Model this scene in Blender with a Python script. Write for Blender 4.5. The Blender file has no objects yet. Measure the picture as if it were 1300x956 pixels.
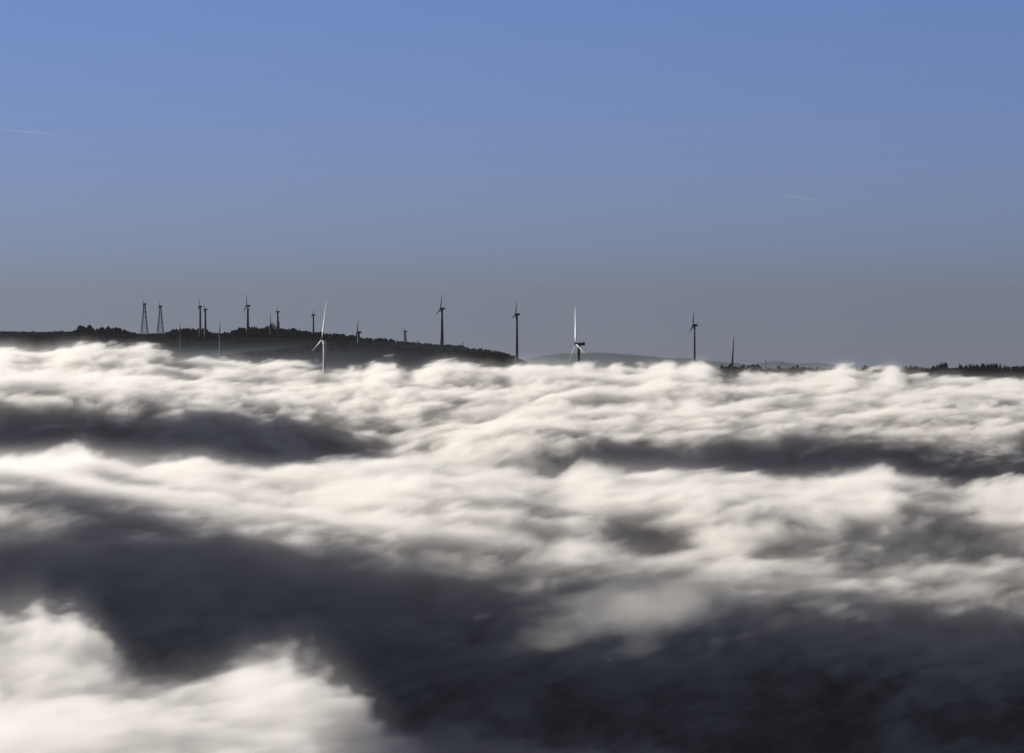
import bpy, bmesh, math, random
import numpy as np
from mathutils import Vector, Matrix

random.seed(7)
S = bpy.context.scene
COL = S.collection
R = math.radians
F = 6184.0            # pixels (1300 wide frame) per unit tangent: a 12 degree telephoto view
YH = 470.0            # picture row of eye level
EYE = 0.0

# ------------------------------------------------------------------ helpers
def P(px, py, D):
    """point at distance D metres that the lens sees at (px, py)"""
    return Vector(((px - 650.0) / F * D, D, -(py - YH) / F * D))

def zpy(py, D):
    return -(py - YH) / F * D

def obj(name, verts, faces, mat, parent=None, smooth=False):
    me = bpy.data.meshes.new(name)
    me.from_pydata([tuple(v) for v in verts], [], faces)
    me.materials.append(mat)
    if smooth:
        me.polygons.foreach_set('use_smooth', [True] * len(me.polygons))
    me.update()
    o = bpy.data.objects.new(name, me)
    COL.objects.link(o)
    if parent is not None:
        o.parent = parent
    return o

class MB:
    def __init__(s):
        s.v = []; s.f = []
    def add(s, v, f):
        n = len(s.v)
        s.v += [Vector(a) for a in v]
        s.f += [tuple(i + n for i in q) for q in f]
        return s
    def loft(s, rings, cap=True):
        n = len(rings[0]); v = []; f = []
        for r in rings: v += r
        for k in range(len(rings) - 1):
            for i in range(n):
                j = (i + 1) % n
                f.append((k * n + i, k * n + j, (k + 1) * n + j, (k + 1) * n + i))
        if cap:
            f.append(tuple(range(n - 1, -1, -1)))
            f.append(tuple((len(rings) - 1) * n + i for i in range(n)))
        return s.add(v, f)
    def tube(s, p, q, r0, r1=None, n=8):
        p = Vector(p); q = Vector(q); r1 = r0 if r1 is None else r1
        d = (q - p).normalized()
        a = d.orthogonal().normalized(); b = d.cross(a)
        def ring(c, r):
            return [c + (a * math.cos(2 * math.pi * i / n) + b * math.sin(2 * math.pi * i / n)) * r for i in range(n)]
        return s.loft([ring(p, r0), ring(q, r1)])
    def box(s, c, sz):
        x, y, z = sz[0] / 2, sz[1] / 2, sz[2] / 2
        c = Vector(c)
        v = [c + Vector((a * x, b * y, d * z)) for a in (-1, 1) for b in (-1, 1) for d in (-1, 1)]
        return s.add(v, [(0, 1, 3, 2), (4, 6, 7, 5), (0, 4, 5, 1), (2, 3, 7, 6), (0, 2, 6, 4), (1, 5, 7, 3)])
    def build(s, name, mat, parent=None, smooth=False):
        return obj(name, s.v, s.f, mat, parent, smooth)

def tag(o, label=None, cat=None, group=None, kind=None):
    if label: o['label'] = label
    if cat: o['category'] = cat
    if group: o['group'] = group
    if kind: o['kind'] = kind
    return o

# ------------------------------------------------------------------ numpy noise
_rs = np.random.RandomState(11)
_perm = _rs.permutation(4096)
_val = _rs.rand(4096) * 2 - 1
def vnoise(x, y, seed=0):
    xi = np.floor(x).astype(int); yi = np.floor(y).astype(int)
    fx = x - xi; fy = y - yi
    fx = fx * fx * fx * (fx * (fx * 6 - 15) + 10); fy = fy * fy * fy * (fy * (fy * 6 - 15) + 10)
    def h(a, b):
        return _val[_perm[(_perm[(a + seed * 57) & 4095] + b) & 4095]]
    return ((h(xi, yi) * (1 - fx) + h(xi + 1, yi) * fx) * (1 - fy) +
            (h(xi, yi + 1) * (1 - fx) + h(xi + 1, yi + 1) * fx) * fy)
def fbm(x, y, oct=4, seed=0, gain=.5):
    t = 0; a = 1; n = 0
    for k in range(oct):
        t = t + a * vnoise(x * 2 ** k + 13.7 * k, y * 2 ** k - 7.1 * k, seed + k); n += a; a *= gain
    return t / n
def billow(x, y, oct=4, seed=0):
    t = 0; a = 1; n = 0
    for k in range(oct):
        t = t + a * (1 - np.abs(vnoise(x * 2 ** k + 3.7 * k, y * 2 ** k + 9.1 * k, seed + k)) * 2); n += a; a *= .5
    return t / n

def curve(pts):
    xs = [p[0] for p in pts]; ys = [p[1] for p in pts]
    return lambda x: np.interp(x, xs, ys)

def profile(feats, X, Dg):
    """feats: list of (D(x), z(x)) near to far, arrays over X. returns H[len(X), len(Dg)] smooth in D"""
    H = np.zeros((len(X), len(Dg)))
    for i in range(len(X)):
        ds = np.array([f[0][i] for f in feats]); zs = np.array([f[1][i] for f in feats])
        k = np.clip(np.searchsorted(ds, Dg) - 1, 0, len(ds) - 2)
        t = np.clip((Dg - ds[k]) / (ds[k + 1] - ds[k]), 0, 1)
        ts = t * t * (3 - 2 * t)
        t = .45 * t + .55 * ts
        H[i] = zs[k] * (1 - t) + zs[k + 1] * t
    return H

# ------------------------------------------------------------------ materials
def mat(name):
    m = bpy.data.materials.new(name); m.use_nodes = True
    nt = m.node_tree; nt.nodes.clear()
    out = nt.nodes.new('ShaderNodeOutputMaterial')
    return m, nt, out
def N(nt, t, **kw):
    n = nt.nodes.new(t)
    for k, v in kw.items():
        if k in n.inputs.keys() if isinstance(k, str) else False:
            n.inputs[k].default_value = v
        else:
            setattr(n, k, v)
    return n
def paint(name, c, rough=.5, var=.15, scale=.4, metal=0.0):
    m, nt, out = mat(name)
    b = nt.nodes.new('ShaderNodeBsdfPrincipled')
    tc = nt.nodes.new('ShaderNodeTexCoord')
    no = nt.nodes.new('ShaderNodeTexNoise'); no.inputs['Scale'].default_value = scale; no.inputs['Detail'].default_value = 4
    r = nt.nodes.new('ShaderNodeValToRGB')
    r.color_ramp.elements[0].position = .3; r.color_ramp.elements[1].position = .7
    r.color_ramp.elements[0].color = (*[v * (1 - var) for v in c], 1)
    r.color_ramp.elements[1].color = (*[min(1, v * (1 + var)) for v in c], 1)
    nt.links.new(tc.outputs['Object'], no.inputs['Vector'])
    nt.links.new(no.outputs['Fac'], r.inputs['Fac'])
    nt.links.new(r.outputs['Color'], b.inputs['Base Color'])
    b.inputs['Roughness'].default_value = rough
    b.inputs['Metallic'].default_value = metal
    b.inputs['Specular IOR Level'].default_value = 0 if rough >= 1 else .12 if max(c) < .1 else .5
    nt.links.new(b.outputs[0], out.inputs['Surface'])
    return m

M_PAINT = paint('silhouette_turbine_paint', (.02, .02, .024), .5, .08, .15)  # pale turbine paint darkened: the backlit silhouette is put into the colour
M_BLADE = paint('sunlit_blade_paint', (.40, .395, .38), .45, .06, .1)  # lighter copy: sunlight on the near pair's blades is put into the colour
M_TOWER = paint('sunlit_tower_paint', (.24, .235, .225), .5, .08, .15)  # lighter copy for one near tower, its sunlit look put into the colour
M_BLADE_SHADED = paint('shaded_blade_paint', (.035, .035, .04), .5, .06, .1)  # darker copy: backlit shade of the other blades is put into the colour
M_STEEL = paint('galvanised_steel', (.03, .03, .035), .6, .2, .5, .0)
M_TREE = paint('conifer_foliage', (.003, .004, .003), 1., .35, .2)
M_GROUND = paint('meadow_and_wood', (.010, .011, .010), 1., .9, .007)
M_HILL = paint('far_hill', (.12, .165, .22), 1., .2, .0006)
M_CORE = paint('shade_dark_cloud_core', (.075, .055, .042), 1., .01, .01)  # solid cloud core coloured dark to deepen the shade in the hollows

# ------------------------------------------------------------------ cloud sea
CORE_OFF = 14.0
SK = [(-300, 446), (-60, 440), (0, 437), (35, 442), (70, 442), (103, 433), (118, 441), (150, 443), (190, 441), (205, 454), (240, 458),
      (280, 457), (310, 461), (345, 468), (365, 462), (380, 466), (410, 472), (450, 471), (480, 467), (500, 463), (515, 471),
      (560, 459), (600, 463), (640, 468), (665, 457), (700, 459), (740, 463), (800, 466), (850, 462), (870, 466), (897, 455), (908, 471),
      (930, 477), (960, 470), (1000, 474), (1040, 472), (1060, 465), (1085, 465), (1100, 476), (1120, 471), (1138, 459), (1146, 473),
      (1180, 479), (1240, 481), (1300, 481), (1600, 480)]
_sk = curve([(a, b - 1) for a, b in SK])
f_sky = lambda x: (_sk(x - 18) + 2 * _sk(x - 8) + 3 * _sk(x) + 2 * _sk(x + 5) + _sk(x + 10)) / 9 + 3.5 * fbm(x / 16.0, x * 0 + 4.2, 3, 91)
f_mid = curve([(-300, 468), (0, 470), (150, 475), (300, 488), (600, 492), (900, 490), (1300, 500), (1600, 505)])
f_e2 = curve([(-300, 485), (0, 490), (150, 497), (250, 524), (400, 574), (480, 576), (560, 562), (650, 540), (800, 540), (1000, 533), (1150, 535), (1300, 538), (1600, 540)])
f_c3 = curve([(-300, 570), (0, 574), (60, 569), (108, 561), (128, 570), (200, 578), (260, 575), (300, 587), (350, 593), (400, 592), (450, 588),
              (520, 582), (600, 592), (650, 590), (700, 601), (750, 590), (820, 594), (900, 597), (1000, 604), (1080, 601), (1120, 592),
              (1150, 606), (1220, 618), (1300, 615), (1600, 620)])
f_e3 = curve([(-300, 600), (0, 612), (60, 628), (150, 652), (300, 668), (450, 668), (600, 685), (700, 700), (800, 706), (900, 706), (1050, 716), (1200, 736), (1300, 746), (1600, 750)])
f_w3 = curve([(-300, 820), (0, 860), (600, 930), (1300, 975), (1600, 975)])
f_wisp = curve([(-300, 830), (0, 870), (600, 925), (850, 945), (1100, 970), (1600, 985)])
_c5 = curve([(-300, 725), (-100, 740), (0, 752), (50, 748), (100, 772), (150, 818), (200, 848), (250, 842), (300, 818), (335, 810), (370, 818), (410, 826), (440, 848), (480, 890), (560, 990), (640, 1070), (800, 1130), (1600, 1150)])
f_c5 = lambda x: _c5(x) + 14 * fbm(x / 34.0, x * 0 + 2.2, 3, 95)
f_b = curve([(-300, 880), (0, 900), (380, 960), (480, 1060), (700, 1160), (1600, 1180)])

def zarr(f, D):
    def g(X): 
        Dv = np.full(len(X), float(D)) if np.isscalar(D) else D(X)
        return Dv, -(f(X) - YH) / F * Dv
    return g

def cloud_height(X, Dg, thick=False):
    jit = lambda X, s, a: a * fbm(X / 620.0, np.full(len(X), s * 3.1), 2, s)
    D1 = lambda X: 5250 + jit(X, 1, 350)
    De2 = lambda X: 4020 + .26 * X + jit(X, 2, 110)
    Dc3 = lambda X: 3150 + jit(X, 3, 250)
    De3 = lambda X: 2430 + .16 * X + jit(X, 4, 70)
    Dw = lambda X: De3(X) - 200
    Dc5 = lambda X: 1560 + jit(X, 5, 120)
    def feat(f, Df, dy=0, dD=0, dz=0, T=16):
        D = Df(X) + dD
        if thick: return (D, T + 0 * X)
        return (D, -(f(X) + dy - YH) / F * D + dz)
    def flat(D, z, T=10): return (np.full(len(X), float(D)), (T if thick else z) + 0 * X)
    feats = [
        flat(700, -(f_b(X) - YH) / F * 1250 - 5, 30),
        flat(1250, -(f_b(X) - YH) / F * 1250, 30),
        feat(f_c5, Dc5, T=30),
        feat(f_c5, Dc5, 0, 150, -38, T=22),
        feat(f_wisp, Dw, 0, 0, 0, T=12),
        feat(f_w3, De3, 0, -135, 0, T=12),
        feat(f_e3, De3, 105, -88, 0, T=17),
        feat(f_e3, De3, 48, -55, 0, T=22),
        feat(f_e3, De3, 14, 0, 0, T=27),
        feat(f_e3, De3, -22, 110, 0, T=30),
        feat(f_c3, Dc3, 14, -180, T=32),
        feat(f_c3, Dc3, T=34),
        feat(f_c3, Dc3, 0, 150, -20, T=14),
        feat(f_e2, De2, 0, -150, -104, T=10),
        feat(f_e2, De2, 40, -60, 0, T=20),
        feat(f_e2, De2, 8, 0, 0, T=26),
        feat(f_e2, De2, -14, 130, 0, T=28),
        feat(f_mid, lambda X: 4700 + 0 * X, T=30),
        feat(f_sky, D1, 9, -170, T=30),
        feat(f_sky, D1, T=30),
        feat(f_sky, D1, 0, 220, -22, T=20),
        flat(6300, -42., 10),
        flat(9500, -150., 6),
    ]
    H = profile(feats, X, Dg)
    if thick: return H
    XX = (X[:, None] - 650) / F * Dg[None, :]; YY = np.repeat(Dg[None, :], len(X), 0)
    XP = np.repeat(X[:, None], len(Dg), 1)
    # local hollows of the middle bank: (px, D, radius px, radius m, depth)
    for (cx, cd, rx, rd, dep) in ((825, 2790, 60, 75, 22), (640, 3500, 130, 90, 10), (530, 3620, 70, 80, 12), (690, 2950, 60, 60, 7), (440, 2900, 60, 50, 6)):
        H -= dep * np.exp(-((XP - cx) / rx) ** 2 - ((YY - cd) / rd) ** 2)
    wx = XX + 60 * fbm(XX / 170, YY / 170, 2, 21); wy = YY + 60 * fbm(XX / 170, YY / 170, 2, 25)
    amp = np.interp(YY, [700, 2000, 3000, 5000, 9000], [4.5, 4.2, 3.4, 3.6, 3.6])
    H += amp * 1.2 * fbm(wx / 230, wy / 300, 3, 31)
    H += amp * .7 * (billow(wx / 90, wy / 170, 3, 41) - .4)
    return H

Xc = np.arange(-260, 1561, 5.0)
Dc = np.exp(np.arange(math.log(850), math.log(9300), .0042))
HC = cloud_height(Xc, Dc)
def grid_mesh(name, X, Dg, H, m, smooth=True):
    XX = (X[:, None] - 650) / F * Dg[None, :]; YY = np.repeat(Dg[None, :], len(X), 0)
    co = np.stack([XX, YY, H], -1).reshape(-1, 3).astype(np.float32)
    nx, nd = len(X), len(Dg)
    i = np.arange((nx - 1))[:, None] * nd + np.arange(nd - 1)[None, :]
    q = np.stack([i, i + nd, i + nd + 1, i + 1], -1).reshape(-1, 4)
    me = bpy.data.meshes.new(name)
    me.vertices.add(len(co)); me.vertices.foreach_set('co', co.ravel())
    me.loops.add(q.size); me.loops.foreach_set('vertex_index', q.ravel().astype(np.int32))
    me.polygons.add(len(q)); me.polygons.foreach_set('loop_start', np.arange(0, q.size, 4, dtype=np.int32))
    me.update(calc_edges=True); me.validate()
    if smooth: me.polygons.foreach_set('use_smooth', [True] * len(me.polygons))
    me.materials.append(m)
    o = bpy.data.objects.new(name, me); COL.objects.link(o)
    return o

TC = cloud_height(Xc, Dc, True)
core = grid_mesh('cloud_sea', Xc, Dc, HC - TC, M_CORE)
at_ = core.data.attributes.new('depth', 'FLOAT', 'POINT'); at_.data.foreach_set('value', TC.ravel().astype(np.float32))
tag(core, 'sea of white cloud rolling in bright crests and dark hollows below the wind turbines', 'clouds', kind='stuff')

# cloud vapour: a density grid made from the distance to the cloud surface, broken up by noise in the shader
BAND = 14.0; RANGE = 56.0   # metres of signed height coded into the grid
def cloud_material():
    m, nt, out = mat('cloud_vapour')
    L = nt.links.new
    at = nt.nodes.new('ShaderNodeAttribute'); at.attribute_name = 'density'
    geo = nt.nodes.new('ShaderNodeNewGeometry')
    def noise(sx, sy, sz, detail, rough, w, lean=0, src=None):
        mp = nt.nodes.new('ShaderNodeMapping')
        mp.vector_type = 'TEXTURE'
        mp.inputs['Scale'].default_value = (sx, sy, sz)
        mp.inputs['Rotation'].default_value = (0, lean, 0)
        mp.inputs['Location'].default_value = (w * 31, w * 17, w * 13)
        L(src or geo.outputs['Position'], mp.inputs['Vector'])
        n = nt.nodes.new('ShaderNodeTexNoise'); n.inputs['Scale'].default_value = 1
        n.inputs['Detail'].default_value = detail; n.inputs['Roughness'].default_value = rough
        n.inputs['Distortion'].default_value = 0
        L(mp.outputs[0], n.inputs['Vector'])
        return n
    def mth(op, a, b=None, c=None, clamp=False):
        n = nt.nodes.new('ShaderNodeMath'); n.operation = op; n.use_clamp = clamp
        for k, v in enumerate((a, b, c)):
            if v is None: continue
            if isinstance(v, (int, float)): n.inputs[k].default_value = v
            else: L(v, n.inputs[k])
        return n.outputs[0]
    # signed height d above(-)/below(+) the surface; grid value 0..1 -> -10 .. RANGE-10
    d = mth('MULTIPLY_ADD', at.outputs['Fac'], RANGE, -BAND)
    big = noise(150, 190, 40, 1.0, .5, 3.1, -.06)
    n1 = mth('SUBTRACT', big.outputs['Fac'], .5)
    d = mth('MULTIPLY_ADD', n1, 24.0, d)
    # the coarse noise bends the sample point of the fine one: curled, torn wisps
    vm = nt.nodes.new('ShaderNodeVectorMath'); vm.operation = 'MULTIPLY_ADD'
    vm.inputs[1].default_value = (60, 60, 30)
    L(big.outputs['Color'], vm.inputs[0]); L(geo.outputs['Position'], vm.inputs[2])
    n2 = mth('SUBTRACT', noise(40, 56, 13, 3.0, .66, 8.3, -.25, vm.outputs[0]).outputs['Fac'], .5)
    spz = nt.nodes.new('ShaderNodeSeparateXYZ'); L(geo.outputs['Position'], spz.inputs[0])
    am = mth('MULTIPLY_ADD', mth('DIVIDE', mth('SUBTRACT', spz.outputs[1], 1500.0), 3500.0, clamp=True), 10.0, 28.0)
    d = mth('MULTIPLY_ADD', n2, am, d)
    sp = nt.nodes.new('ShaderNodeSeparateXYZ'); L(geo.outputs['Position'], sp.inputs[0])
    far = mth('DIVIDE', mth('SUBTRACT', sp.outputs[1], 1500.0), 3500.0, clamp=True)
    near = mth('DIVIDE', mth('SUBTRACT', sp.outputs[1], 1500.0), 600.0, clamp=True)      # the nearest bank is thinner, torn vapour
    n3 = mth('SUBTRACT', noise(12, 18, 6.5, 2.0, .62, 5.7, -.35, vm.outputs[0]).outputs['Fac'], .5)
    d = mth('MULTIPLY_ADD', n3, mth('MULTIPLY_ADD', near, -15.0, 26.0), d)
    t = mth('DIVIDE', d, mth('ADD', mth('MULTIPLY_ADD', far, -3.0, 9.0), mth('MULTIPLY', near, 7.0)), clamp=True)
    t = mth('MULTIPLY', t, t)
    dens = mth('MULTIPLY', mth('MULTIPLY', t, mth('MULTIPLY_ADD', far, 0.10, 0.12)), mth('GREATER_THAN', at.outputs['Fac'], 0.004))
    dens = mth('MULTIPLY', dens, mth('MULTIPLY_ADD', near, .60, .40))
    # a loose torn scrap of vapour drifting in the shade of the front bank
    c0 = P(838, 772, 2290)
    vs = nt.nodes.new('ShaderNodeMapping'); vs.vector_type = 'TEXTURE'
    vs.inputs['Location'].default_value = c0; vs.inputs['Scale'].default_value = (70, 70, 17); vs.inputs['Rotation'].default_value = (0, R(-8), 0)
    L(geo.outputs['Position'], vs.inputs['Vector'])
    ln = nt.nodes.new('ShaderNodeVectorMath'); ln.operation = 'LENGTH'; L(vs.outputs[0], ln.inputs[0])
    bl = mth('SUBTRACT', 1.0, ln.outputs['Value'])
    bl = mth('MULTIPLY_ADD', n2, 3.2, bl)
    bl = mth('MULTIPLY', mth('MULTIPLY', bl, 1.0, clamp=True), .006)
    ha = mth('MULTIPLY', at.outputs['Fac'], 4.0, clamp=True)      # thin mist hugging the cloud tops
    dens = mth('ADD', dens, mth('MULTIPLY', mth('MULTIPLY', ha, ha), .001))
    dens = mth('ADD', dens, mth('MULTIPLY', bl, mth('GREATER_THAN', 1.9, ln.outputs['Value'])))
    # nothing outside the coded band
    v = nt.nodes.new('ShaderNodeVolumePrincipled')
    v.inputs['Color'].default_value = (.965, .94, .895, 1)
    v.inputs['Density Attribute'].default_value = ''
    v.inputs['Anisotropy'].default_value = .35
    L(dens, v.inputs['Density'])
    L(v.outputs[0], out.inputs['Volume'])
    m.cycles.volume_sampling = 'MULTIPLE_IMPORTANCE'
    return m
M_CLOUD = cloud_material()

def vapour(x0, x1, y0, y1, z0, z1, rx, ry, rz, step):
    ng = bpy.data.node_groups.new('cloud_density', 'GeometryNodeTree')
    ng.interface.new_socket('Geometry', in_out='INPUT', socket_type='NodeSocketGeometry')
    ng.interface.new_socket('Geometry', in_out='OUTPUT', socket_type='NodeSocketGeometry')
    n = ng.nodes.new; L = ng.links.new
    go = n('NodeGroupOutput')
    vc = n('GeometryNodeVolumeCube')
    vc.inputs['Min'].default_value = (x0, y0, z0); vc.inputs['Max'].default_value = (x1, y1, z1)
    vc.inputs['Resolution X'].default_value = rx; vc.inputs['Resolution Y'].default_value = ry; vc.inputs['Resolution Z'].default_value = rz
    oi = n('GeometryNodeObjectInfo'); oi.inputs['Object'].default_value = core; oi.transform_space = 'ORIGINAL'
    rc = n('GeometryNodeRaycast')
    pos = n('GeometryNodeInputPosition')
    sx = n('ShaderNodeSeparateXYZ'); L(pos.outputs[0], sx.inputs[0])
    cx = n('ShaderNodeCombineXYZ'); L(sx.outputs[0], cx.inputs[0]); L(sx.outputs[1], cx.inputs[1]); cx.inputs[2].default_value = 500
    L(oi.outputs['Geometry'], rc.inputs['Target Geometry'])
    L(cx.outputs[0], rc.inputs['Source Position'])
    rc.inputs['Ray Direction'].default_value = (0, 0, -1)
    rc.inputs['Ray Length'].default_value = 2000
    sh = n('ShaderNodeSeparateXYZ'); L(rc.outputs['Hit Position'], sh.inputs[0])
    def mth(op, a, b=None, clamp=False):
        q = n('ShaderNodeMath'); q.operation = op; q.use_clamp = clamp
        for k, v in enumerate((a, b)):
            if v is None: continue
            if isinstance(v, (int, float)): q.inputs[k].default_value = v
            else: L(v, q.inputs[k])
        return q.outputs[0]
    d = mth('SUBTRACT', sh.outputs[2], sx.outputs[2])          # core z - z
    na = n('GeometryNodeInputNamedAttribute'); na.data_type = 'FLOAT'; na.inputs['Name'].default_value = 'depth'
    L(na.outputs['Attribute'], rc.inputs['Attribute'])
    d = mth('ADD', d, rc.outputs['Attribute'])
    d = mth('ADD', d, BAND)
    d = mth('DIVIDE', d, RANGE, True)
    d = mth('MULTIPLY', d, rc.outputs['Is Hit'])
    c0 = P(838, 772, 2290)
    dv = n('ShaderNodeVectorMath'); dv.operation = 'SUBTRACT'; L(pos.outputs[0], dv.inputs[0]); dv.inputs[1].default_value = c0
    ds = n('ShaderNodeVectorMath'); ds.operation = 'DIVIDE'; L(dv.outputs[0], ds.inputs[0]); ds.inputs[1].default_value = (150, 150, 48)
    dl = n('ShaderNodeVectorMath'); dl.operation = 'LENGTH'; L(ds.outputs[0], dl.inputs[0])
    d = mth('MAXIMUM', d, mth('MULTIPLY', mth('LESS_THAN', dl.outputs['Value'], 1.0), .002))
    L(d, vc.inputs['Density'])
    sm = n('GeometryNodeSetMaterial'); sm.inputs['Material'].default_value = M_CLOUD
    L(vc.outputs[0], sm.inputs['Geometry']); L(sm.outputs[0], go.inputs[0])
    vd = bpy.data.volumes.new('vapour')
    vd.materials.append(M_CLOUD)
    vd.render.step_size = step
    o = bpy.data.objects.new('vapour', vd); COL.objects.link(o)
    md = o.modifiers.new('density', 'NODES'); md.node_group = ng
    o.parent = core
    return o
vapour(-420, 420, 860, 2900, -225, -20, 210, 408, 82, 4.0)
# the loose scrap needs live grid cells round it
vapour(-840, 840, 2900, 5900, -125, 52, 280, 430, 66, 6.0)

# ------------------------------------------------------------------ terrain
BACK = [(-400, 424), (0, 421), (60, 421.5), (97, 421), (125, 420.5), (165, 422.5), (180, 424), (205, 424), (230, 421.5), (262, 423), (280, 424.5),
        (305, 421.5), (340, 421.5), (375, 422.5), (395, 426), (420, 429), (440, 430), (475, 435), (515, 438), (560, 441), (585, 441.5), (600, 444.5),
        (620, 446.5), (640, 450), (658, 456), (668, 468), (690, 482), (1700, 490)]
FRONT = [(-400, 470), (150, 466), (250, 460), (300, 451), (340, 447), (390, 442), (430, 438.5), (470, 439.5), (520, 443), (560, 446), (600, 449),
         (640, 453), (662, 459), (680, 470), (720, 485), (1700, 490)]
RIGHT = [(-400, 520), (780, 500), (812, 469), (840, 468), (870, 485), (900, 474), (915, 467.5), (930, 467), (960, 467.5), (975, 469), (1000, 469), (1020, 468.5), (1060, 470),
         (1090, 470), (1140, 470.5), (1170, 469.5), (1200, 467.5), (1215, 466.5), (1240, 467.5), (1300, 469), (1700, 466)]
f_back, f_front, f_right = curve(BACK), curve(FRONT), curve(RIGHT)
def ground_height(X, Dg):
    one = np.ones(len(X))
    left = np.clip((690 - X) / 60, 0, 1)
    def z(f, D): return -(f(X) - YH) / F * D
    feats = [(600 * one, -280 * one), (4600 * one, -260 * one), (5500 * one, -75 * one), (6200 * one, -70 * one),
             (7000 * one, np.minimum(z(f_front, 7000), 60)),
             (7400 * one, np.minimum(z(f_front, 7200) - 8, 60)),
             (8600 * one, z(f_back, 8600)),
             (8900 * one, z(f_back, 8900) - 4),
             (9600 * one, np.maximum(z(f_right, 9600), -60) ),
             (10000 * one, np.maximum(z(f_right, 9600) - 15, -70)),
             (12500 * one, -180 * one), (30000 * one, -230 * one), (125000 * one, -260 * one)]
    return profile(feats, X, Dg)
Xg = np.arange(-300, 1601, 5.0)
Dgr = np.concatenate([np.linspace(600, 6200, 40), np.linspace(6300, 10100, 150), np.exp(np.linspace(math.log(10300), math.log(125000), 60))])
HG = ground_height(Xg, Dgr)
XXg = (Xg[:, None] - 650) / F * Dgr[None, :]; YYg = np.repeat(Dgr[None, :], len(Xg), 0)
HG += 1.6 * fbm(XXg / 90, YYg / 90, 3, 71)
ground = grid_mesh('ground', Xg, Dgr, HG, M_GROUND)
tag(ground, kind='structure')
def gz(px, D):
    i = np.interp(px, Xg, np.arange(len(Xg))); j = np.interp(D, Dgr, np.arange(len(Dgr)))
    i0 = int(min(i, len(Xg) - 2)); j0 = int(min(j, len(Dgr) - 2)); a = i - i0; b = j - j0
    return float(HG[i0, j0] * (1 - a) * (1 - b) + HG[i0 + 1, j0] * a * (1 - b) + HG[i0, j0 + 1] * (1 - a) * b + HG[i0 + 1, j0 + 1] * a * b)

# distant mountains
def mountains(name, pts, D, depth, label):
    f = curve(pts)
    X = np.arange(pts[0][0], pts[-1][0] + .1, 4.0)
    Dg = np.linspace(D, D + depth * 2, 9)
    y = f(X) + .9 * fbm(X / 30, X * 0, 3, 81)
    top = -(y - YH) / F * (D + depth)
    prof = np.array([0, .28, .55, .82, 1, .82, .5, .25, 0])
    H = -260 + (top[:, None] + 260) * prof[None, :]
    o = grid_mesh(name, X, Dg, H, M_HILL)
    tag(o, kind='structure')
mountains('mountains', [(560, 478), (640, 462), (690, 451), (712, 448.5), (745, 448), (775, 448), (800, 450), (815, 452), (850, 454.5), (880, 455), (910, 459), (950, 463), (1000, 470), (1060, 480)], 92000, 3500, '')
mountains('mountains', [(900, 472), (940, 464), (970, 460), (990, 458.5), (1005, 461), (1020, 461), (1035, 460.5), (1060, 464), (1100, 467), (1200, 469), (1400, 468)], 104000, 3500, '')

# woods: far-off masses of conifers
def wood(name, spots, label, parent=None):
    mb_v = []; mb_f = []
    for (x, y, z, h, w, kind) in spots:
        n0 = len(mb_v); k = 5
        a0 = random.random() * 6
        if kind == 0:   # conifer: stacked ragged skirts
            lv = [(0, .10), (.12, .5), (.34, .36), (.36, .44), (.62, .2), (.64, .27), (1.0, .0)]
        else:           # rounded broadleaf
            lv = [(0, .12), (.2, .3), (.38, .52), (.62, .55), (.85, .36), (1.0, .0)]
        for (t, r) in lv:
            for i in range(k):
                a = a0 + 2 * math.pi * i / k
                rr = r * w * random.uniform(.75, 1.25)
                mb_v.append((x + rr * math.cos(a), y + rr * math.sin(a), z - 1.5 + t * h))
        for q in range(len(lv) - 1):
            for i in range(k):
                j = (i + 1) % k
                mb_f.append((n0 + q * k + i, n0 + q * k + j, n0 + (q + 1) * k + j, n0 + (q + 1) * k + i))
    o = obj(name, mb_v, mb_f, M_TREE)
    tag(o, label, 'woodland', kind='stuff')
    return o

def dens_back(px):
    # extra height of the wood along the skyline
    return float(np.interp(px, [0, 92, 100, 115, 121, 125, 150, 166, 176, 205, 214, 225, 240, 258, 268, 282, 295, 305, 340, 365, 420, 470, 500, 505, 640],
                               [3, 3, 9, 10, 4, 8, 8, 4, 2.2, 2.2, 5, 7, 8, 8, 4, 3.5, 5, 8, 8, 7, 7, 7, 8, 6, 4]))
spots = []
for _ in range(4200):
    px = random.uniform(-250, 662); D = random.choice((random.uniform(8480, 8700), random.uniform(8200, 8700)))
    hh = dens_back(px) * random.choice((random.uniform(.5, 1.0), random.uniform(.7, 1.2), random.uniform(.9, 1.6)))
    if px < 97 and random.random() < .6: continue
    p = P(px, 0, D)
    spots.append((p.x, D, gz(px, D), hh, hh * .55 + 1, 0 if random.random() < .6 else 1))
wood('ridge_wood', spots, 'dark wood along the skyline of the long left-hand ridge under the lattice turbines')
spots = []
for _ in range(2600):
    px = random.uniform(250, 668); D = random.uniform(6900, 7250)
    hh = random.uniform(3, 7)
    p = P(px, 0, D)
    spots.append((p.x, D, gz(px, D), hh, hh * .6 + 1, 0 if random.random() < .7 else 1))
wood('slope_wood', spots, 'dark wood on the nearer spur below the pale field on the left ridge')
spots = []
for _ in range(1500):
    px = random.uniform(1095, 1600); D = random.uniform(9450, 9750)
    hh = random.uniform(5, 12) * (.75 + .5 * float(vnoise(np.array([px / 21.0]), np.array([3.3]), 5)[0] + .6))
    if vnoise(np.array([px / 9.0]), np.array([8.3]), 6)[0] > .55: continue
    p = P(px, 0, D)
    spots.append((p.x, D, gz(px, D), hh, hh * .42, 0))
wood('conifer_wood', spots, 'comb-like row of pointed conifers on the low dark ridge at the right edge')
spots = []
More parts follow.
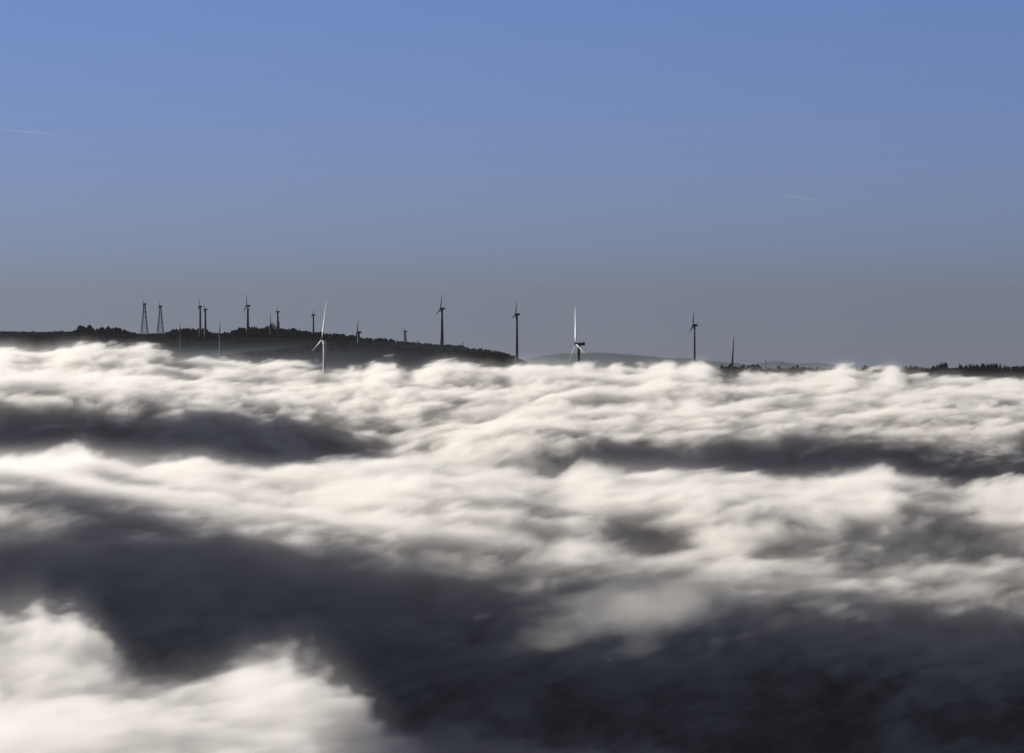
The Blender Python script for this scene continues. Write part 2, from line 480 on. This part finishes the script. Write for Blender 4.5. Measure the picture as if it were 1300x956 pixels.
for _ in range(600):
    px = random.choice((random.uniform(898, 1090), random.uniform(800, 850))); D = random.uniform(9450, 9700)
    hh = random.uniform(3, 6) * (1 if random.random() < .9 else 1.7)
    if 948 < px < 968: hh *= 1.6
    p = P(px, 0, D)
    spots.append((p.x, D, gz(px, D), hh, hh * .6 + 1, 0 if random.random() < .5 else 1))
wood('low_wood', spots, 'hazy low treeline behind the cloud crests right of centre')

# ------------------------------------------------------------------ wind turbines
def ring(c, ax, ay, rx, ry, n=10, ph=0):
    return [c + ax * (rx * math.cos(2 * math.pi * i / n + ph)) + ay * (ry * math.sin(2 * math.pi * i / n + ph)) for i in range(n)]
VX, VY, VZ = Vector((1, 0, 0)), Vector((0, 1, 0)), Vector((0, 0, 1))

def blade_mb(L, r0, theta, hub, tilt, pitch, chord):
    """blade from the hub, theta from straight up in the rotor plane (the plane is square to local X)"""
    mb = MB(); rings = []
    st = [(r0, .30, 1.0), (.06, .34, .95), (.12, .62, .5), (.2, 1.0, .30), (.35, .82, .24), (.5, .64, .2), (.7, .46, .17), (.88, .30, .15), (.97, .17, .14), (1.0, .05, .14)]
    st = [(max(a, r0 + .001 * i), b, c) for i, (a, b, c) in enumerate(st)]
    for (t, c, th) in st:
        tw = R(pitch + 16 * (1 - t) ** 2)
        ax = VY * math.cos(tw) + VX * math.sin(tw)
        ay = VX * math.cos(tw) - VY * math.sin(tw)
        bend = -.02 * L * t * t
        ctr = VZ * (t * L) + VX * bend + ax * (c * chord * .12)
        rings.append(ring(ctr, ax, ay, c * chord / 2, c * chord / 2 * th, 10))
    mb.loft(rings)
    M = Matrix.Translation(hub) @ Matrix.Rotation(-tilt, 4, 'Y').inverted() @ Matrix.Rotation(theta, 4, 'X').inverted()
    mb.v = [M @ v for v in mb.v]
    return mb

def turbine(name, px, hy, D, Rpx, thetas, yaw, label, nac=1, lattice=False, tow=(3, 1.8), group=None, base_y=None, chord=None, pitch=58, tpaint=None):
    """px, hy: hub centre in the picture; the hub looks left (-X local)"""
    s = D / F
    Rm = Rpx * s
    g0 = min(gz(px, D), zpy(base_y, D) if base_y else 1e9) 
    h = zpy(hy, D) - g0
    root = bpy.data.objects.new(name, None); COL.objects.link(root)
    nl = 11.0 if nac == 2 else 7.2 * min(1.25, max(.85, Rm / 20))
    over = nl * .32
    xw = (px - 650) / F * D
    ca, sa = math.cos(yaw), math.sin(yaw)
    root.location = (xw + over * ca, D + over * sa, g0)
    root.rotation_euler = (0, 0, yaw)
    tag(root, label, 'wind turbine', group or 'wind turbines standing above the cloud')
    if lattice:
        mb = MB(); wb, wt = h * .115, h * .022; n = 6; ht = h - nl * .12
        prev = None
        for k in range(n + 1):
            t = 1 - (1 - k / n) ** 1.0
            w = wb + (wt - wb) * (t ** .85); z = ht * t
            c = [Vector((a * w, b * w, z)) for a, b in ((-1, -1), (1, -1), (1, 1), (-1, 1))]
            if prev:
                for i in range(4):
                    j = (i + 1) % 4
                    mb.tube(prev[i], c[i], .5, n=5)
                    mb.tube(prev[i], c[j], .24, n=4); mb.tube(prev[j], c[i], .24, n=4)
                    mb.tube(c[i], c[j], .13, n=4)
            prev = c
        mb.v = [v - VZ * 0.5 for v in mb.v]
        mb.build('lattice_tower', M_STEEL, root)
    else:
        mb = MB(); rb, rt = tow; rb *= 1.1; rt *= 1.15
        rings = [ring(Vector((0, 0, (h - .2) * t - .5 * (1 - t))), VX, VY, rb + (rt - rb) * t, rb + (rt - rb) * t, 20) for t in (0, .25, .5, .75, .93, 1)]
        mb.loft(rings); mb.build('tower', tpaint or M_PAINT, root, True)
    # nacelle
    mb = MB(); rings = []
    if nac == 2:
        hh, ww = 1.75, 1.8
        prof = [(-over + 1.2, .55), (-over + 1.5, .85), (-over + 3, 1), (nl - over - 1.5, 1), (nl - over - .2, .86), (nl - over, .7)]
        for (x, k) in prof:
            c = Vector((x, 0, h + .1)); rings.append([c + Vector((0, a * ww * k, b * hh * k)) for a, b in ((-1, -.8), (-.8, -1), (.8, -1), (1, -.8), (1, .8), (.8, 1), (-.8, 1), (-1, .8))])
        mb.loft(rings)
        mb.box((nl - over - 1.8, 0, h + 2.3), (1.6, 2.6, 1.1))
        mb.tube((nl - over - .8, .8, h + 1.6), (nl - over - .8, .8, h + 4.2), .12)
    else:
        rr = nl * .27
        for (x, k) in [(-over + nl * .16, .75), (-over + nl * .22, .95), (-over + nl * .4, 1), (0.1 * nl, .95), (.4 * nl, .72), (.6 * nl, .42), (.68 * nl, .12)]:
            rings.append(ring(Vector((x, 0, h)), VY, VZ, rr * k, rr * k, 12))
        mb.loft(rings)
        mb.tube((.42 * nl, 0, h + rr * .4), (.42 * nl, 0, h + rr * 1.5), .12)
    mb.build('nacelle', M_PAINT, root, False)
    # hub
    hub = Vector((-over, 0, h + (0.1 if nac == 2 else 0)))
    hr = 1.7 if nac == 2 else nl * .2
    mb = MB()
    mb.loft([ring(hub + VX * (x * hr), VY, VZ, hr * k, hr * k, 12) for (x, k) in ((.72, .8), (.3, 1), (-.3, .93), (-.8, .62), (-1.1, .1))])
    mb.build('hub', M_PAINT, root, True)
    for th in thetas:
        blade_mb(Rm, hr * .5 / Rm, R(th), hub, R(5), -30 if nac == 2 and hy < 460 else pitch, chord or Rm * (.066 if nac == 2 else .10)).build('blade', M_BLADE if nac == 2 and hy < 460 else M_BLADE_SHADED, root, True)
    return root

A = R(16)
T = turbine
# the tall near pair and their sunken neighbour
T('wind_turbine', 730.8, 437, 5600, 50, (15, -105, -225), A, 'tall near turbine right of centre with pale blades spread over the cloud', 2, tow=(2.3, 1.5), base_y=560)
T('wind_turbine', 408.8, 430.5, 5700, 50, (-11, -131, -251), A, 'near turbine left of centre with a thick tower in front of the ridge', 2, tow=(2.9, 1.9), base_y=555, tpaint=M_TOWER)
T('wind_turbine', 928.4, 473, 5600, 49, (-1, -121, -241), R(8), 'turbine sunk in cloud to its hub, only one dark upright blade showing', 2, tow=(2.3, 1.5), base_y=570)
# slim ones against the sky
T('wind_turbine', 879.6, 413, 6900, 19, (-0, -120, -240), R(10), 'slim turbine at the right with thin dark tower rising from a cloud crest', 1, tow=(2.0, 1.0), base_y=510)
T('wind_turbine', 654.2, 399.2, 6800, 18, (-14, -134, -254), R(14), 'slim dark turbine at the right-hand foot of the ridge', 1, tow=(2.2, 1.2))
T('wind_turbine', 559.0, 392, 8300, 19, (-8, -128, -248), R(16), 'tall dark turbine alone above the falling right part of the ridge', 1, tow=(3.0, 1.5))
T('wind_turbine', 312.8, 388.2, 8300, 15.5, (9, -111, -231), R(22), 'tall dark turbine on the wooded ridge top left of the mast cluster', 1, tow=(2.6, 1.4))
T('wind_turbine', 252.6, 389.2, 8250, 11, (-10, -130, -250), R(14), 'taller and left-hand one of the close pair of turbines on the ridge', 1, tow=(2.2, 1.3))
T('wind_turbine', 259.2, 392.8, 8200, 9.5, (-4, -124, -244), R(14), 'lower and right-hand one of the close pair of turbines on the ridge', 1, tow=(2.2, 1.3))
T('wind_turbine', 351.2, 395.8, 8450, 8.5, (-25, -145, -265), R(24), 'turbine standing up among the radio masts on the ridge top', 1, tow=(2.2, 1.3))
T('wind_turbine', 396.4, 399.9, 8450, 7.5, (-2, -122, -242), R(14), 'small slim turbine on the ridge just left of the big near turbine', 1, tow=(1.8, 1.1))
T('wind_turbine', 453.4, 421.8, 7700, 17, (-4, -124, -244), R(12), 'dark turbine half below the skyline with its upright blade over the ridge', 1, tow=(2.4, 1.4))
T('wind_turbine', 278.4, 425.0, 7350, 17, (-6, -126, -246), R(12), 'turbine with its hub below the skyline in the dip of the ridge', 1, tow=(2.6, 1.6))
T('wind_turbine', 227.7, 420, 7500, 12.5, (-8, -128, -248), R(16), 'faint thin turbine in front of the ridge between lattice turbines and close pair', 1, tow=(1.4, .9))
T('wind_turbine', 513.0, 420.6, 8450, 8.5, (32, -88, -208), R(24), 'small turbine with splayed legs and a pale blade on the ridge right of centre', 1, lattice=True)
g = 'lattice tower turbines on the left ridge'
T('wind_turbine', 182.0, 386, 8550, 8, (6, -114, -234), R(18), 'left-hand and taller lattice turbine at the far left of the ridge', 1, lattice=True, group=g)
T('wind_turbine', 202.2, 389, 8550, 8.2, (3, -117, -237), R(18), 'right-hand and lower lattice turbine at the far left of the ridge', 1, lattice=True, group=g)

# ------------------------------------------------------------------ masts and pylons on the ridge
def root_at(name, px, D, label, cat, group=None):
    o = bpy.data.objects.new(name, None); COL.objects.link(o)
    o.location = ((px - 650) / F * D, D, gz(px, D) - .3)
    return tag(o, label, cat, group)
s85 = 8450 / F
r = root_at('radio_mast', 343.4, 8450, 'thick dark radio mast with a slim top, left of the masts and turbine cluster', 'mast', 'radio masts on the ridge')
h = zpy(398.5, 8450) - r.location.z
MB().loft([ring(Vector((0, 0, h * t)), VX, VY, w, w, 12) for t, w in ((0, 1.6), (.45, 1.25), (.46, .9), (.75, .75), (.76, .35), (1, .25))]).build('mast_tube', M_STEEL, r)
for t in (.30, .42): MB().loft([ring(Vector((0, 0, h * t + q)), VX, VY, 3.0, 3.0, 12) for q in (0, 1.5)]).build('platform', M_STEEL, r)
for a, t in ((2.6, .36), (-2.6, .36), (2.4, .5)):
    MB().loft([ring(Vector((a, 0, h * t)) + VY * q, VX, VZ, w, w, 12) for q, w in ((-.6, 1.3), (.2, 1.0), (.5, .3))]).build('dish', M_STEEL, r)
r = root_at('radio_mast', 347.2, 8450, 'squat radio mast with wide platforms and drum aerials between the tall mast and the turbine', 'mast', 'radio masts on the ridge')
h = zpy(410, 8450) - r.location.z
mb = MB()
for a, b in ((-1, -1), (1, -1), (1, 1), (-1, 1)): mb.tube((a * 1.8, b * 1.8, 0), (a * .9, b * .9, h), .28, n=5)
for k in range(5):
    z0, z1 = h * k / 5, h * (k + 1) / 5; w0, w1 = 1.8 - .18 * k, 1.8 - .18 * (k + 1)
    for a in (-1, 1):
        mb.tube((-w0, a * w0, z0), (w1, a * w1, z1), .16, n=4); mb.tube((w0, a * w0, z0), (-w1, a * w1, z1), .16, n=4)
mb.build('lattice_frame', M_STEEL, r)
MB().box((0, 0, h * .62), (8, 6, 1.8)).build('platform', M_STEEL, r); MB().box((0, 0, h * .3), (7, 6, 1.5)).build('platform', M_STEEL, r)
for a in (-2.7, 2.7): MB().loft([ring(Vector((a, q, h * .75)), VX, VZ, 1.4, 1.4, 12) for q in (-.7, .7)]).build('drum_aerial', M_STEEL, r)
r = root_at('radio_mast', 354.4, 8450, 'short radio mast with a thick upper aerial at the right of the mast cluster', 'mast', 'radio masts on the ridge')
h = zpy(407.5, 8450) - r.location.z
MB().tube((0, 0, 0), (0, 0, h), .45, .25).build('pole', M_STEEL, r)
mb = MB()
for t in (.45, .62, .79): mb.tube((0, 0, h * t), (0, 0, h * (t + .12)), 1.0)
mb.build('panel_aerial', M_STEEL, r)
# slender mast right of the sunken turbine
r = root_at('radio_mast', 972.3, 9500, 'slender hazy mast rising from the low treeline right of the sunken turbine', 'mast')
h = zpy(456.5, 9500) - r.location.z
MB().tube((0, 0, 0), (0, 0, h), .8, .55).build('pole', M_STEEL, r)
MB().tube((0, 0, h * .82), (0, 0, h * .98), 1.0).build('panel_aerial', M_STEEL, r)
# power poles on the ridge
def pylon(px, D, ty, w, label):
    r = root_at('power_pylon', px, D, label, 'pylon', 'power pylons on the ridge')
    h = zpy(ty, D) - r.location.z
    mb = MB()
    for a in (-1, 1):
        mb.tube((a * w * .28, 0, 0), (a * .25, 0, h), .28, n=5)
    n = 5
    for k in range(n):
        a0 = w * .28 * (1 - k / n) + .25 * k / n; a1 = w * .28 * (1 - (k + 1) / n) + .25 * (k + 1) / n
        mb.tube((-a0, 0, h * k / n), (a1, 0, h * (k + 1) / n), .14, n=4); mb.tube((a0, 0, h * k / n), (-a1, 0, h * (k + 1) / n), .14, n=4)
    mb.build('lattice_frame', M_STEEL, r)
    MB().tube((-w, 0, h * .98), (w, 0, h * .98), .25, n=5).build('crossarm', M_STEEL, r)
    MB().tube((-w * .7, 0, h * .78), (w * .7, 0, h * .78), .25, n=5).build('crossarm', M_STEEL, r)
pylon(530, 8550, 432.5, 2.6, 'small T-shaped power pylon on the ridge between the splay-legged turbine and the tall dark one')
pylon(587.3, 8550, 434, 2.0, 'narrow power pylon on the ridge right of the tall dark turbine')

# ------------------------------------------------------------------ contrails
def contrail(pa, pb, D, w, label):
    m = bpy.data.materials.get('ice_trail')
    if not m:
        m, nt, out = mat('ice_trail')
        d = nt.nodes.new('ShaderNodeBsdfTranslucent'); d.inputs[0].default_value = (1, 1, 1, 1)
        t = nt.nodes.new('ShaderNodeBsdfTransparent'); x = nt.nodes.new('ShaderNodeMixShader')
        tc = nt.nodes.new('ShaderNodeTexCoord'); no = nt.nodes.new('ShaderNodeTexNoise'); no.inputs['Scale'].default_value = .006
        rp = nt.nodes.new('ShaderNodeMapRange'); rp.inputs['From Min'].default_value = .35; rp.inputs['From Max'].default_value = .7
        rp.inputs['To Min'].default_value = .02; rp.inputs['To Max'].default_value = .10
        nt.links.new(tc.outputs['Object'], no.inputs['Vector']); nt.links.new(no.outputs['Fac'], rp.inputs['Value'])
        nt.links.new(rp.outputs[0], x.inputs[0]); nt.links.new(t.outputs[0], x.inputs[1]); nt.links.new(d.outputs[0], x.inputs[2])
        nt.links.new(x.outputs[0], out.inputs['Surface'])
    a, b = P(*pa, D), P(*pb, D)
    mb = MB(); d = b - a; rings = []
    u = d.normalized().cross(VY).normalized()
    for i in range(13):
        t = i / 12; r_ = w * (.25 + .75 * math.sin(math.pi * min(1, t * 1.02)) ** .5) * (1 - .3 * t)
        rings.append(ring(a + d * t + u * (math.sin(t * 5) * w * .6), u, VY, r_, r_, 8))
    mb.loft(rings)
    o = mb.build('contrail', m, None, True)
    tag(o, label, 'contrail', 'faint contrails in the blue sky')
contrail((-60, 160), (86, 171), 60000, 9.0, 'long faint white contrail at the left edge of the sky')
contrail((990, 247.5), (1042, 254.5), 60000, 7.0, 'short faint curved contrail in the sky right of centre')

# ------------------------------------------------------------------ haze and valley mist
def hazebox(name, lo, hi, dens, col, an):
    c = (Vector(lo) + Vector(hi)) / 2; sz = Vector(hi) - Vector(lo)
    m, nt, out = mat(name + '_air')
    v = nt.nodes.new('ShaderNodeVolumePrincipled')
    v.inputs['Color'].default_value = (*col, 1); v.inputs['Density'].default_value = dens; v.inputs['Anisotropy'].default_value = an
    v.inputs['Density Attribute'].default_value = ''
    nt.links.new(v.outputs[0], out.inputs['Volume'])
    o = MB().box(c, sz).build(name, m)
    return tag(o, kind='stuff'), m, nt, v
HZ = hazebox('haze', (-22000, -300, -330), (22000, 130000, 2050), 1.2e-5, (.185, .195, .21), .35)
tag(HZ[0], 'thin blue air haze over the whole view', 'haze', kind='stuff')

def mist(name, lo, hi, ztop, zfull, dens, label):
    o, m, nt, v = hazebox(name, lo, hi, dens, (.5, .56, .66), .3)
    g = nt.nodes.new('ShaderNodeNewGeometry'); sp = nt.nodes.new('ShaderNodeSeparateXYZ'); mr = nt.nodes.new('ShaderNodeMapRange')
    mr.interpolation_type = 'SMOOTHSTEP'
    mr.inputs['From Min'].default_value = ztop; mr.inputs['From Max'].default_value = zfull
    mr.inputs['To Min'].default_value = 0; mr.inputs['To Max'].default_value = dens
    nt.links.new(g.outputs['Position'], sp.inputs[0]); nt.links.new(sp.outputs[2], mr.inputs['Value']); 
    mx = nt.nodes.new('ShaderNodeMapRange'); mx.interpolation_type = 'SMOOTHSTEP'
    mx.inputs['From Min'].default_value = -300; mx.inputs['From Max'].default_value = hi[0] - 5; mx.inputs['To Min'].default_value = 1; mx.inputs['To Max'].default_value = 0
    mm = nt.nodes.new('ShaderNodeMath'); mm.operation = 'MULTIPLY'
    nt.links.new(sp.outputs[0], mx.inputs['Value']); nt.links.new(mr.outputs[0], mm.inputs[0]); nt.links.new(mx.outputs[0], mm.inputs[1])
    nt.links.new(mm.outputs[0], v.inputs['Density'])
    tag(o, label, 'mist', kind='stuff')
mist('valley_mist', (-1500, 5950, -90), (70, 8350, 52), 47, -24, 3.2e-4, 'thin grey mist in the valley between the cloud edge and the dark ridge')

# ------------------------------------------------------------------ light
SUN_EL, SUN_AZ = 13.0, -57.0      # degrees; azimuth from the view direction, negative to the left
w = bpy.data.worlds.new('World'); S.world = w; w.use_nodes = True
nt = w.node_tree; bg = nt.nodes['Background']
sky = nt.nodes.new('ShaderNodeTexSky'); sky.sky_type = 'NISHITA'; sky.sun_disc = False
sky.sun_elevation = R(SUN_EL); sky.sun_rotation = R(SUN_AZ) % (2 * math.pi)
sky.altitude = 2500; sky.air_density = .85; sky.dust_density = 0; sky.ozone_density = 4
tint = nt.nodes.new('ShaderNodeMix'); tint.data_type = 'RGBA'; tint.blend_type = 'MULTIPLY'; tint.inputs[0].default_value = 1
tint.inputs[7].default_value = (.88, .81, 1.18, 1)          # camera white balance of the sky light
nt.links.new(sky.outputs[0], tint.inputs[6]); 
# unseen upper sky greyed and dimmed, added to mute light in the hollows
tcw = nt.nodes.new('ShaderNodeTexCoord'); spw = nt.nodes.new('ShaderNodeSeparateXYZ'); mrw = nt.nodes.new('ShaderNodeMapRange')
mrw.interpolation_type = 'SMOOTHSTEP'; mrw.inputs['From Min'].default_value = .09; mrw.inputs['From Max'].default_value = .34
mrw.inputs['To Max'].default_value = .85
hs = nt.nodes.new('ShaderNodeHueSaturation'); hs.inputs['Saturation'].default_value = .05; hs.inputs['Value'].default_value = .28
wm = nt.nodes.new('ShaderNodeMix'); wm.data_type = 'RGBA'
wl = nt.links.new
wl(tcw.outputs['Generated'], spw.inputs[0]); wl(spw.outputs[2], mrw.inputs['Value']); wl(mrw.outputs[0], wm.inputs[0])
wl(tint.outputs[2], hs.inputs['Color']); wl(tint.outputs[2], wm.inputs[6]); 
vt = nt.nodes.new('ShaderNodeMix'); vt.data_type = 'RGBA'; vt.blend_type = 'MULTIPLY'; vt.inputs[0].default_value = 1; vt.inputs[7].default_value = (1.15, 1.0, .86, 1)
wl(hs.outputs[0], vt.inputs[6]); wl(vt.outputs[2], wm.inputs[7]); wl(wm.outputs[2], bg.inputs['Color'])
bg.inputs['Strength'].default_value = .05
sd = bpy.data.lights.new('sun', 'SUN'); sd.energy = 5.0; sd.angle = R(.53); sd.color = (1, .96, .90)
so = bpy.data.objects.new('sun', sd); COL.objects.link(so)
el, az = R(SUN_EL), R(SUN_AZ)
to_sun = Vector((math.sin(az) * math.cos(el), math.cos(az) * math.cos(el), math.sin(el)))
so.rotation_euler = to_sun.to_track_quat('Z', 'Y').to_euler()
so.location = to_sun * 3000 + Vector((0, 4000, 0))

# ------------------------------------------------------------------ camera
cd = bpy.data.cameras.new('camera'); cam = bpy.data.objects.new('camera', cd); COL.objects.link(cam)
cd.sensor_width = 36; cd.lens = 36 * F / 1300
cam.location = (0, 0, EYE); cam.rotation_euler = (R(90), 0, 0)
cd.shift_y = (478 - YH) / 1300 * -1
cd.clip_start = 1; cd.clip_end = 300000
S.camera = cam

S.render.engine = 'CYCLES'
c = S.cycles
c.use_denoising = True
try: c.denoiser = 'OPENIMAGEDENOISE'
except Exception: pass
c.max_bounces = 6; c.diffuse_bounces = 2; c.glossy_bounces = 2; c.transmission_bounces = 2; c.volume_bounces = 2; c.transparent_max_bounces = 8
c.volume_max_steps = 1024
c.volume_step_rate = 8.0
c.use_adaptive_sampling = False
v = S.view_settings
v.view_transform = 'Standard'; v.look = 'None'; v.gamma = 1; v.use_curve_mapping = False
v.exposure = 0.74
